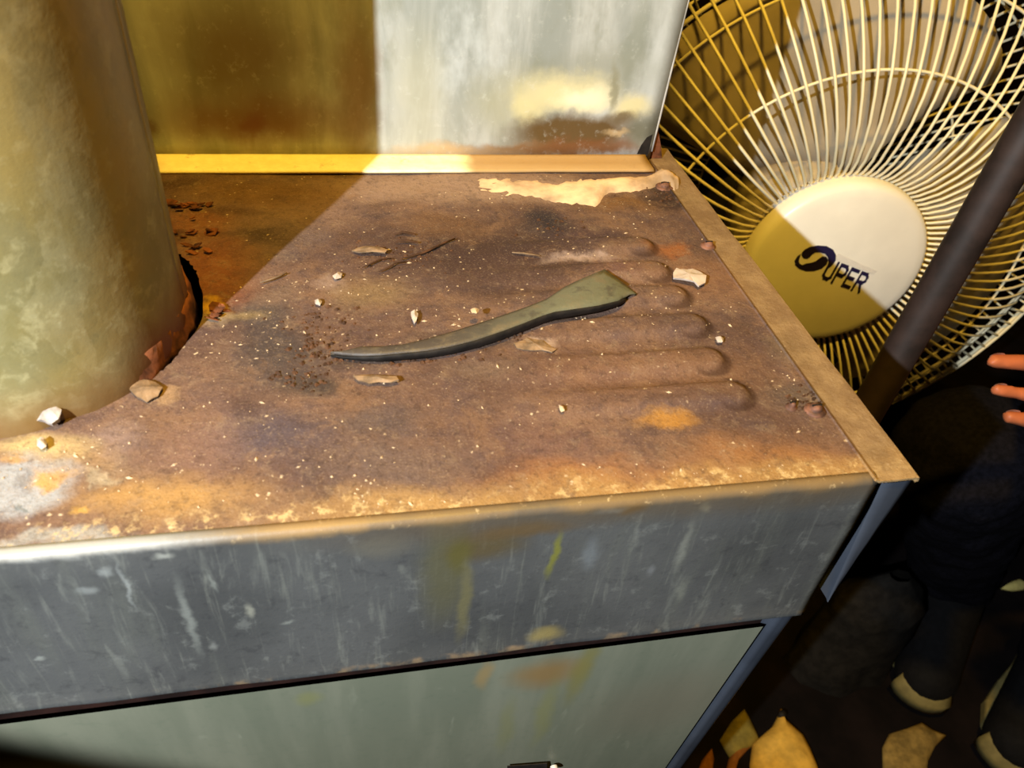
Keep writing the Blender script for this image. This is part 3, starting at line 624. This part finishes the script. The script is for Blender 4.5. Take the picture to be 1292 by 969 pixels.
# printed emblem and word on the cap
def cap_print(name, polys, mat, o=.00025, th=.0002):
    mb = MB()
    for poly in polys:
        mb.prism([FC + fa*a + fb_*b + fn*(cap_o(math.hypot(a, b)) + o) for a, b in poly], fn*th)
    return mb.build(name, mat, cap)
E4 = lambda L: [on_cap(920 + x/4.214, 210 + y/4.214, .05*K) for x, y in L]
sU = [(383,468),(386,455),(400,440),(430,424),(470,416),(515,418),(548,435),(562,462),(560,490),(545,512),(525,530),(515,525),(522,500),(520,475),(505,457),(480,450),(455,452),(438,462),(425,478),(410,486),(392,484)]
sL = [(381,462),(362,475),(346,500),(350,522),(370,540),(405,550),(445,548),(485,535),(512,512),(521,490),(512,473),(492,470),(475,482),(455,497),(430,506),(405,511),(385,520),(372,512),(368,498),(374,480)]
def tri_print(name, outlines, mat):
    bm = bmesh.new()
    for L in outlines:
        vs_ = [bm.verts.new(FC + fa*a + fb_*b + fn*(cap_o(math.hypot(a, b)) + .0003)) for a, b in L]
        es = [bm.edges.new((vs_[i], vs_[(i+1) % len(vs_)])) for i in range(len(vs_))]
        bmesh.ops.triangle_fill(bm, edges=es, use_beauty=True)
    bm.verts.index_update(); v = [x.co.copy() for x in bm.verts]; f = [tuple(q.index for q in p.verts) for p in bm.faces]; bm.free()
    o = mesh_obj(name, v, f, mat, cap); solid(o, .0003, 0); return o
tag(tri_print('printed_emblem', [E4(sU), E4(sL)], MAT['ink']), 'navy swirl shaped letter S')
def glyph(segs, w):                       # strokes in a 0..1 box -> quads
    out = []
    for (x0, y0), (x1, y1) in segs:
        dx, dy = x1-x0, y1-y0; L = math.hypot(dx, dy); nx_, ny_ = -dy/L*w/2, dx/L*w/2; ex, ey = dx/L*w*.5, dy/L*w*.5
        out.append([(x0-ex+nx_, y0-ey+ny_), (x0-ex-nx_, y0-ey-ny_), (x1+ex-nx_, y1+ey-ny_), (x1+ex+nx_, y1+ey+ny_)])
    return out
G = {'U': [((.12,.95),(.12,.18)),((.12,.18),(.3,.04)),((.3,.04),(.62,.04)),((.62,.04),(.8,.18)),((.8,.18),(.8,.95))],
     'P': [((.12,.0),(.12,.95)),((.12,.95),(.66,.95)),((.66,.95),(.82,.80)),((.82,.80),(.82,.60)),((.82,.60),(.66,.45)),((.66,.45),(.12,.45))],
     'E': [((.12,.02),(.12,.95)),((.12,.95),(.80,.95)),((.12,.50),(.70,.50)),((.12,.04),(.80,.04))],
     'R': [((.12,.0),(.12,.95)),((.12,.95),(.66,.95)),((.66,.95),(.82,.80)),((.82,.80),(.82,.62)),((.82,.62),(.66,.48)),((.66,.48),(.12,.48)),((.45,.48),(.85,.0))]}
o_ = Vector(on_cap(1034, 347.5, .05*K)); x_ = Vector(on_cap(1085, 367.5, .05*K)) - o_; y_ = Vector(on_cap(1046.5, 325, .05*K)) - o_
polys = []
for i, ch in enumerate('UPER'):
    for quad in glyph(G[ch], .19):
        polys.append([tuple(o_ + x_*((i + px*.98)/4) + y_*py) for px, py in quad])
tag(cap_print('printed_word', polys, MAT['ink']), 'navy slanted letters UPER')
polys = []
for i in range(34):
    t = i/33; a = o_ + x_*(.06 + t*.96) + y_*1.06; b = a + y_*(.34 - .1*t) + x_*.05; d = x_.normalized()*.00016
    polys.append([tuple(a-d), tuple(a+d), tuple(b+d), tuple(b-d)])
tag(cap_print('printed_hatching', polys, MAT['ink_pale'], .0002), 'fine pale grey lines above the word')
# front guard
PF = [(.245,-.060),(.268,-.040),(.30,-.010),(.34,.012),(.40,.026),(.46,.030),(.53,.021),(.587,.006),(.65,-.023),(.72,-.064),(.785,-.112),(.838,-.172),(.875,-.182),(.925,-.188)]
NW = 100
guard = MB().tube([fpt(.925*K, 2*math.pi*k/120, -.188*K) for k in range(120)], .0019, 8, True).build('front_guard', MAT['fan_wire'], fan, True)
tag(guard, 'ivory wire front cage of the fan')
me0 = None
for k in range(NW):
    if me0 is None:
        mb = MB(); mb.tube([Vector((r*K, 0, o*K)) for r, o in PF], .00135, 6)
        me0 = bpy.data.meshes.new('wire'); me0.from_pydata([tuple(v) for v in mb.v], [], mb.f); me0.materials.append(MAT['fan_wire']); me0.polygons.foreach_set('use_smooth', [True]*len(me0.polygons))
    a = 2*math.pi*(k+.35)/NW; o = bpy.data.objects.new('wire', me0); COL.objects.link(o); o.parent = guard
    ca, sa = math.cos(a), math.sin(a); ex = fa*ca + fb_*sa; ey = -fa*sa + fb_*ca
    mt = Matrix((ex, ey, fn)).transposed().to_4x4(); mt.translation = FC - parent_loc(fan); o.matrix_local = mt
for r, o, th in ((.587,.006-.006,.0013), (.785,-.112-.006,.0013), (.838,-.172-.006,.0019), (.262,-.045,.0016)):
    MB().tube([fpt(r*K, 2*math.pi*k/96, o*K) for k in range(96)], th, 6, True).build('guard_ring', MAT['fan_wire'], guard, True)
# rear guard
PB = [(.925,-.200),(.90,-.235),(.86,-.30),(.80,-.37),(.70,-.44),(.58,-.49),(.45,-.515),(.30,-.525)]
rear = MB().tube([fpt(.925*K, 2*math.pi*k/120, -.203*K) for k in range(120)], .0019, 8, True).build('rear_guard', MAT['fan_wire'], fan, True)
me1 = None
for k in range(NW):
    if me1 is None:
        mb = MB(); mb.tube([Vector((r*K, 0, o*K)) for r, o in PB], .0012, 5)
        me1 = bpy.data.meshes.new('wire'); me1.from_pydata([tuple(v) for v in mb.v], [], mb.f); me1.materials.append(MAT['fan_wire']); me1.polygons.foreach_set('use_smooth', [True]*len(me1.polygons))
    a = 2*math.pi*(k+.8)/NW; o = bpy.data.objects.new('wire', me1); COL.objects.link(o); o.parent = rear
    ca, sa = math.cos(a), math.sin(a); ex = fa*ca + fb_*sa; ey = -fa*sa + fb_*ca
    mt = Matrix((ex, ey, fn)).transposed().to_4x4(); mt.translation = FC - parent_loc(fan); o.matrix_local = mt
for r, o in ((.80,-.376),(.58,-.496),(.30,-.53)):
    MB().tube([fpt(r*K, 2*math.pi*k/96, o*K) for k in range(96)], .0013, 6, True).build('guard_ring', MAT['fan_wire'], rear, True)
# blades
for b in range(3):
    a0 = math.radians(116 + 120*b); rows = []
    for i in range(17):
        q = i/16; ang = a0 + math.radians((q-.5)*100); row = []
        for j in range(9):
            t = j/8; rmax = .80 - .10*(2*q-1)**4 - .05*(1-q)**2; r = .24 + (rmax-.24)*t; sw = math.radians(-12*t)
            wdt = .75 + .25*t
            aa = a0 + (ang-a0)*wdt + sw
            row.append(fpt(r*K, aa, (-.25 - .11*(q-.5)*2*(1-.35*t) + .02*math.sin(math.pi*q))*K))
        rows.append(row)
    o = MB().sheet(rows).build('blade', MAT['blade'], fan, True); solid(o, .0012, 0)
MB().lathe([(.001,-.14*K),(.18*K,-.14*K),(.25*K,-.17*K),(.25*K,-.34*K),(.001,-.34*K)], 40, FR).build('blade_hub', MAT['blade'], fan, True)
MB().lathe([(.001,-.36*K),(.27*K,-.36*K),(.29*K,-.50*K),(.28*K,-.75*K),(.20*K,-.90*K),(.001,-.93*K)], 40, FR).build('motor_housing', MAT['motor'], fan, True)
bc = FC - fn*.62*K
MB().tube([(bc.x, bc.y, bc.z), (bc.x, bc.y, .03)], .013, 16).build('pole', MAT['motor'], fan, True)
MB().lathe([(.001,.05),(.02,.05),(.03,.034),(.10,.026),(.145,.014),(.15,.0),(.001,0)], 48, (Vector((bc.x, bc.y, 0)), Vector((1,0,0)), Vector((0,1,0)), Vector((0,0,1)))).build('base', MAT['motor'], fan, True)

# ================================================================== dark post standing in front of the fan
pa = deep(1104, 500, 2.86*S)
pb = min((deep(1262, 228, (2.4 + .01*i)*S) for i in range(120)), key=lambda q: (q.xy - pa.xy).length)
dr = (pb - pa)/(pb.z - pa.z); base = pa - dr*pa.z; tip = pa + dr*(2.39 - pa.z)
post = empty('steel_post', base, 'dark brown steel post standing between the furnace and the fan', 'post')
MB().tube([base, pa, pb, tip], .0105, 16).build('shaft', MAT['post'], post, True)
MB().lathe([(.001,.006),(.022,.006),(.024,.0),(.001,0)], 24, (base, Vector((1,0,0)), Vector((0,1,0)), Vector((0,0,1)))).build('foot_plate', MAT['post'], post)
# ================================================================== things on the floor
def flo(px, py, z=0.0): d = ray(px, py); t = (z - CAM.z)/d.z; return CAM + d*t
MAT['gold'] = plain('gold_yellow_paper', (.86,.68,.30), .6, .3, .12, 40, bump=.2)
MAT['olive'] = plain('olive_paper', (.50,.44,.20), .7, .2, .15, 40)
MAT['orange'] = plain('orange_brown_card', (.55,.34,.14), .8, .2, .15, 40)
MAT['card'] = plain('tan_cardboard', (.52,.43,.24), .85, .1, .2, 50)
MAT['cream'] = plain('cream_rubber', (.50,.45,.28), .6, .3, .08, 60)
MAT['scrap_paper'] = plain('pale_yellow_paper', (.90,.82,.50), .8, .1, .08, 60)
MAT['sack'] = plain('dark_grey_cloth', (.13,.12,.11), .95, .05, .2, 60, bump=.2)
def pouch(name, pts, puff, mat, label, cat, z=.004, hole=None):
    P = [flo(*q) for q in pts]; c = sum(P, Vector())/len(P); n = len(P); rows = []
    mb = MB(); rings = [(1.0, 0.0), (.93, .45), (.72, .8), (.42, 1.0)]; v = []; f = []
    for s_, h in rings:
        for p in P:
            q = c + (p-c)*s_; v.append(Vector((q.x, q.y, z + puff*h*(1+.5*mnoise.noise(q*30)))))
    v.append(Vector((c.x, c.y, z + puff))); m_ = len(rings)
    for i in range(m_-1):
        for k in range(n): f.append((i*n+k, i*n+(k+1) % n, (i+1)*n+(k+1) % n, (i+1)*n+k))
    for k in range(n): f.append(((m_-1)*n+k, (m_-1)*n+(k+1) % n, m_*n))
    b0 = len(v); v += [Vector((p.x, p.y, .001)) for p in P]
    for k in range(n): f.append((k, (k+1) % n, b0+(k+1) % n, b0+k))
    f.append(tuple(b0+k for k in range(n)))
    o = mesh_obj(name, v, f, mat, None, True); tag(o, label, cat)
    if hole:
        h = flo(*hole); h2 = Vector((h.x, h.y, z + puff*.55))
        hb = MB().lathe([(.0002, .004), (.0045, .004), (.0045, -.004)], 14, (h2 - o.location, Vector((1,0,0)), Vector((0,1,0)), Vector((0,0,1))))
        mesh_obj('punched_hole', hb.v, hb.f, MAT['shade_black'], o, True, True)
    return o
pouch('paper_bag', [(982,897),(987,910),(999,922),(1010,932),(1020,950),(1030,975),(1036,1000),(990,1005),(946,1000),(945,965),(948,942),(960,930),(972,920),(978,910)], .022, MAT['gold'], 'bright gold yellow paper bag with pointed top on the floor by the furnace corner', 'bag', hole=(982,909))
pouch('paper_scrap', [(937,897),(944,908),(952,925),(956,936),(940,950),(920,958),(907,936),(922,912)], .010, MAT['olive'], 'dull olive paper scrap just left of the gold bag', 'paper')
pouch('card_scrap', [(897,946),(900,960),(896,985),(876,985),(884,962)], .006, MAT['orange'], 'thin orange brown card scrap against the furnace corner trim', 'card')
pouch('card_scrap', [(940,936),(946,944),(930,962),(922,990),(912,990),(918,960),(928,944)], .006, MAT['orange'], 'curled orange brown card strip between the olive scrap and gold bag', 'card')
pouch('cardboard_piece', [(1113,985),(1112,945),(1120,928),(1140,922),(1160,914),(1175,924),(1192,931),(1178,944),(1168,965),(1166,985)], .012, MAT['card'], 'torn tan cardboard piece with a dark hole in front of the shoes', 'cardboard', hole=(1140,943))
pouch('paper_scrap', [(1262,744),(1272,737),(1284,733),(1294,738),(1290,746),(1276,747)], .008, MAT['scrap_paper'], 'small pale yellow paper scrap alone on the dark floor at right', 'paper')
# slumped sack behind the furnace corner
rows = []; c0 = flo(1078, 875)
for i in range(13):
    t = i/12; z = .20*t; r = []
    for k in range(25):
        a = 2*math.pi*k/24; rr = (.050 + .020*(1-t))*(1-.75*max(0, t-.75)/.25)*(1 + .22*mnoise.noise((math.cos(a)*1.8, math.sin(a)*1.8, t*3)))
        r.append(Vector((c0.x + .01*t + rr*math.cos(a)*1.1, c0.y + .05 + rr*math.sin(a)*.7, z)))
    rows.append(r)
tag(MB().sheet(rows).build('cloth_sack', MAT['sack'], None, True), 'slumped dark grey cloth sack on the floor behind the gold bag', 'sack')

# ================================================================== person squatting at the right
def blob_mesh(name, bones, balls, mat, parent, voxel, loc):
    """one continuous surface grown over tapered bones (voxel remesh of their union)"""
    mb = MB()
    for a, b, ra, rb in bones:
        a, b = Vector(a), Vector(b); L = (b-a); n = max(2, int(L.length/.02)); 
        mb.tube([a + L*(i/n) for i in range(n+1)], [ra + (rb-ra)*(i/n) for i in range(n+1)], 14)
        balls = balls + [(a, ra), (b, rb)]
    for c, r in balls:
        r3 = r if isinstance(r, (tuple, list)) else (r, r, r); rows_ = []; c = Vector(c)
        for i in range(1, 10):
            t = math.pi*i/10; rows_.append([c + Vector((r3[0]*math.sin(t)*math.cos(2*math.pi*k/16), r3[1]*math.sin(t)*math.sin(2*math.pi*k/16), r3[2]*math.cos(t))) for k in range(16)])
        v = [p for r_ in rows_ for p in r_]; f = [(i*16+k, i*16+(k+1) % 16, (i+1)*16+(k+1) % 16, (i+1)*16+k) for i in range(8) for k in range(16)] + [tuple(range(16))[::-1], tuple(8*16+k for k in range(16))]
        mb.add(v, f)
    me = bpy.data.meshes.new(name); me.from_pydata([tuple(v - loc) for v in mb.v], [], mb.f)
    bm = bmesh.new(); bm.from_mesh(me); bmesh.ops.recalc_face_normals(bm, faces=bm.faces); bm.to_mesh(me); bm.free()
    o = bpy.data.objects.new(name, me); COL.objects.link(o)
    md = o.modifiers.new('remesh', 'REMESH'); md.mode = 'VOXEL'; md.voxel_size = voxel; md.use_smooth_shade = True
    sm = o.modifiers.new('smooth', 'SMOOTH'); sm.iterations = 4; sm.factor = .5
    dg = bpy.context.evaluated_depsgraph_get(); me2 = bpy.data.meshes.new_from_object(o.evaluated_get(dg)); o.modifiers.clear(); o.data = me2; me2.name = name
    me2.materials.clear(); me2.materials.append(mat); me2.polygons.foreach_set('use_smooth', [True]*len(me2.polygons)); o.parent = parent; return o
MAT['skin'] = plain('skin', (.70,.39,.25), .5, .35, .06, 40)
MAT['nail'] = plain('finger_nail', (.84,.60,.48), .35, .5, .04, 40)
MAT['denim'] = plain('dark_navy_denim', (.075,.07,.09), .95, .05, .25, 220, bump=.25)
MAT['jumper'] = plain('black_jumper_cloth', (.07,.065,.075), .95, .05, .2, 160, bump=.2)
MAT['hair'] = plain('dark_brown_hair', (.10,.07,.05), .6, .3, .3, 200, bump=.4)
MAT['shoe'] = plain('black_canvas', (.06,.055,.06), .8, .15, .2, 120, bump=.2)
MAT['eye'] = plain('eye_dark', (.10,.07,.06), .2, .5, .05, 100)
PL = Vector((.95, .44, 0)); person = empty('person', PL, 'person squatting beside the fan in dark jeans and black jumper, fingers reaching left', 'person')
V = Vector
hipR, hipL = V((.95,.53,.30)), V((.97,.36,.30)); knR, knL = V((.585,.435,.455)), V((.70,.27,.47)); anR, anL = V((.83,.535,.09)), V((.90,.385,.09)); toR, toL = V((.728,.412,.032)), V((.795,.312,.032))
shR, shL = V((.93,.60,.80)), V((.93,.26,.80)); elR, elL = V((.775,.545,.565)), V((.84,.22,.53)); wrR, wrL = V((.585,.43,.655)), V((.72,.28,.53)); chest, neck, head = V((.94,.43,.68)), V((.90,.43,.87)), V((.86,.43,.98))
bones = [(hipR,knR,.075,.052),(hipL,knL,.075,.052),(knR,anR,.05,.034),(knL,anL,.05,.034),(anR,toR,.036,.026),(anL,toL,.036,.026),(hipR,hipL,.10,.10),((hipR+hipL)/2,chest,.115,.125),(chest,shR,.10,.058),(chest,shL,.10,.058),
  (shR,elR,.05,.040),(shL,elL,.05,.040),(elR,wrR,.040,.026),(elL,wrL,.040,.026),(chest+V((0,0,.08)),neck,.07,.052),(neck,head,.052,.06)]
balls = [(head+V((-.01,0,.02)),(.088,.072,.105)),(head+V((-.045,0,-.045)),(.045,.046,.045)),(head+V((-.098,0,-.005)),(.016,.013,.020)),(head+V((-.086,0,-.052)),(.012,.024,.006)),(head+V((0,.076,0)),(.014,.008,.026)),(head+V((0,-.076,0)),(.014,.008,.026)),(anR+V((.035,.03,-.05)),.032),(anL+V((.035,.03,-.05)),.032)]
nails = []
# right hand: tips as seen, knuckles behind them
def finger(tip, knuckle, r, bend):
    pts = []; up = V((0,0,1))
    for i, t in enumerate((0, .44, .74, 1.0)): pts.append(knuckle.lerp(tip, t) + up*bend*math.sin(math.pi*min(1, t*1.05))*.9)
    rr = [r*1.12, r*1.03, r*.95, r*.80]
    for i in range(3): bones.append((pts[i], pts[i+1], rr[i], rr[i+1]))
    d = (pts[3]-pts[2]).normalized(); sd_ = V((.35,.75,.35)); sd_ = (sd_ - d*sd_.dot(d)).normalized(); nails.append((pts[3] - d*.004 + sd_*rr[3]*.88, d, sd_, r*.62)); return pts[0]
kn = [finger(deep(1254,456,.530), deep(1392,474,.545), .0066, .004), finger(deep(1257,492,.527), deep(1394,525,.543), .0056, .004), finger(deep(1273,526,.526), deep(1394,562,.541), .0062, .004), finger(deep(1306,562,.528), deep(1388,597,.540), .0056, .003)]
for q in kn: bones.append((wrR, q, .020, .0115))
bones.append((kn[0], kn[-1], .0115, .0105)); th = wrR.lerp(kn[0], .45) + V((0,.012,.022)); bones.append((wrR, th, .017, .013)); bones.append((th, th + V((-.008,.018,.026)), .0115, .0095)); bones.append((th + V((-.008,.018,.026)), th + V((-.020,.024,.048)), .0095, .0078))
# left hand resting on the left knee
for i in range(4):
    k0 = wrL + V((-.065, .028-.018*i, .006)); k1 = k0 + V((-.035,0,-.008)); k2 = k1 + V((-.022,0,-.020)); bones += [(wrL, k0, .02, .011), (k0, k1, .0095, .009), (k1, k2, .009, .0072)]
bones += [(wrL, wrL + V((-.035,.045,.0)), .016, .012), (wrL + V((-.035,.045,0)), wrL + V((-.07,.058,-.006)), .011, .008)]
body = blob_mesh('body', bones, balls, MAT['skin'], person, .0032, PL)
for c, d, n_, r in nails:
    s_ = d.cross(n_); mb = MB(); mb.lathe([(.0001,.0007),(.7,.0006),(1.0,.0)], 12, (V((0,0,0)), d*r*1.25, s_*r, n_))
    mb.v = [c + v for v in mb.v]; mb.build('finger_nail', MAT['nail'], body, True)
for sy in (-1, 1): MB().lathe([(.0005,.009),(.006,.006),(.009,0)], 12, (head + V((-.080, .030*sy, .012)), V((0,1,0)), V((0,0,1)), V((-1,0,0)))).build('eye', MAT['eye'], body, True)
tr = blob_mesh('trousers', [(hipR,knR,.098,.072),(hipL,knL,.098,.072),(knR,anR-V((0,0,.005)),.068,.058),(knL,anL-V((0,0,.005)),.068,.058),(hipR,hipL,.118,.118),((hipR+hipL)/2,chest-V((0,0,.20)),.125,.135)], [], MAT['denim'], person, .007, PL)
for v in tr.data.vertices:
    q = v.co; v.co = q + v.normal*(.006*mnoise.noise(q*22) + .004*mnoise.noise(q*55))
tag(tr, 'dark navy jeans')
tag(blob_mesh('jumper', [((hipR+hipL)/2+V((0,0,.12)),chest,.138,.142),(chest,shR,.115,.075),(chest,shL,.115,.075),(shR,elR,.068,.055),(shL,elL,.068,.055),(elR,elR.lerp(wrR,.86),.055,.040),(elL,elL.lerp(wrL,.86),.055,.040),(chest+V((0,0,.06)),neck-V((0,0,.05)),.085,.068)], [], MAT['jumper'], person, .008, PL), 'black long sleeved jumper')
tag(blob_mesh('hair', [], [(head+V((.012,0,.036)),(.090,.078,.100)),(head+V((.04,0,-.02)),(.062,.070,.075))], MAT['hair'], person, .007, PL), 'short dark hair')
for an, to in ((anR, toR), (anL, toL)):
    d = (to-an); d.z = 0; d.normalize(); heel = an - d*.05; heel.z = .04; t0 = V((to.x, to.y, .038))
    sh = blob_mesh('shoe', [(heel, t0, .042, .040), (heel+V((0,0,.02)), an, .04, .046), (an, t0-d*.015+V((0,0,.004)), .050, .040)], [], MAT['shoe'], person, .005, PL)
    for v in sh.data.vertices: v.co.z = max(v.co.z, .012)
    sk_ = blob_mesh('sock', [(an.lerp(knR if an is anR else knL, .33), an - V((0,0,.02)), .050, .047)], [], MAT['jumper'], person, .006, PL)
    # cream rubber sole with a toe cap
    sd_ = V((-d.y, d.x, 0)); rows = []
    out = [(-.055,.0),(-.05,.028),(-.02,.036),(.03,.037),(.08,.044),(.12,.046),(.15,.036),(.165,.016),(.168,0)]; L0 = (t0-heel).length
    loop = [(x*(L0+.03)/.165*.86, y) for x, y in out] + [(x*(L0+.03)/.165*.86, -y) for x, y in out[-2:0:-1]]
    mb = MB(); mb.prism([heel + d*x + sd_*y - V((0,0,heel.z)) for x, y in loop], (0,0,.020)); so = mb.build('sole', MAT['cream'], sh); bevel(so, .004, 2); so.location = -V((0,0,0))
    rows = []
    for i in range(9):
        a = math.radians(-50 + 100*i/8); o0 = t0 + d*(.042*math.cos(a)*1.05 - .002) + sd_*(.046*math.sin(a)); i0 = t0 + d*(.030*math.cos(a) - .004) + sd_*(.034*math.sin(a))
        rows.append([V((o0.x, o0.y, .018)), V((o0.x, o0.y, .034)), V((i0.x, i0.y, .056)), V((i0.x-d.x*.012, i0.y-d.y*.012, .064))])
    tc = MB().sheet(rows).build('toe_cap', MAT['cream'], sh, True); solid(tc, .004, 0); tag(tc, 'cream rubber toe cap')
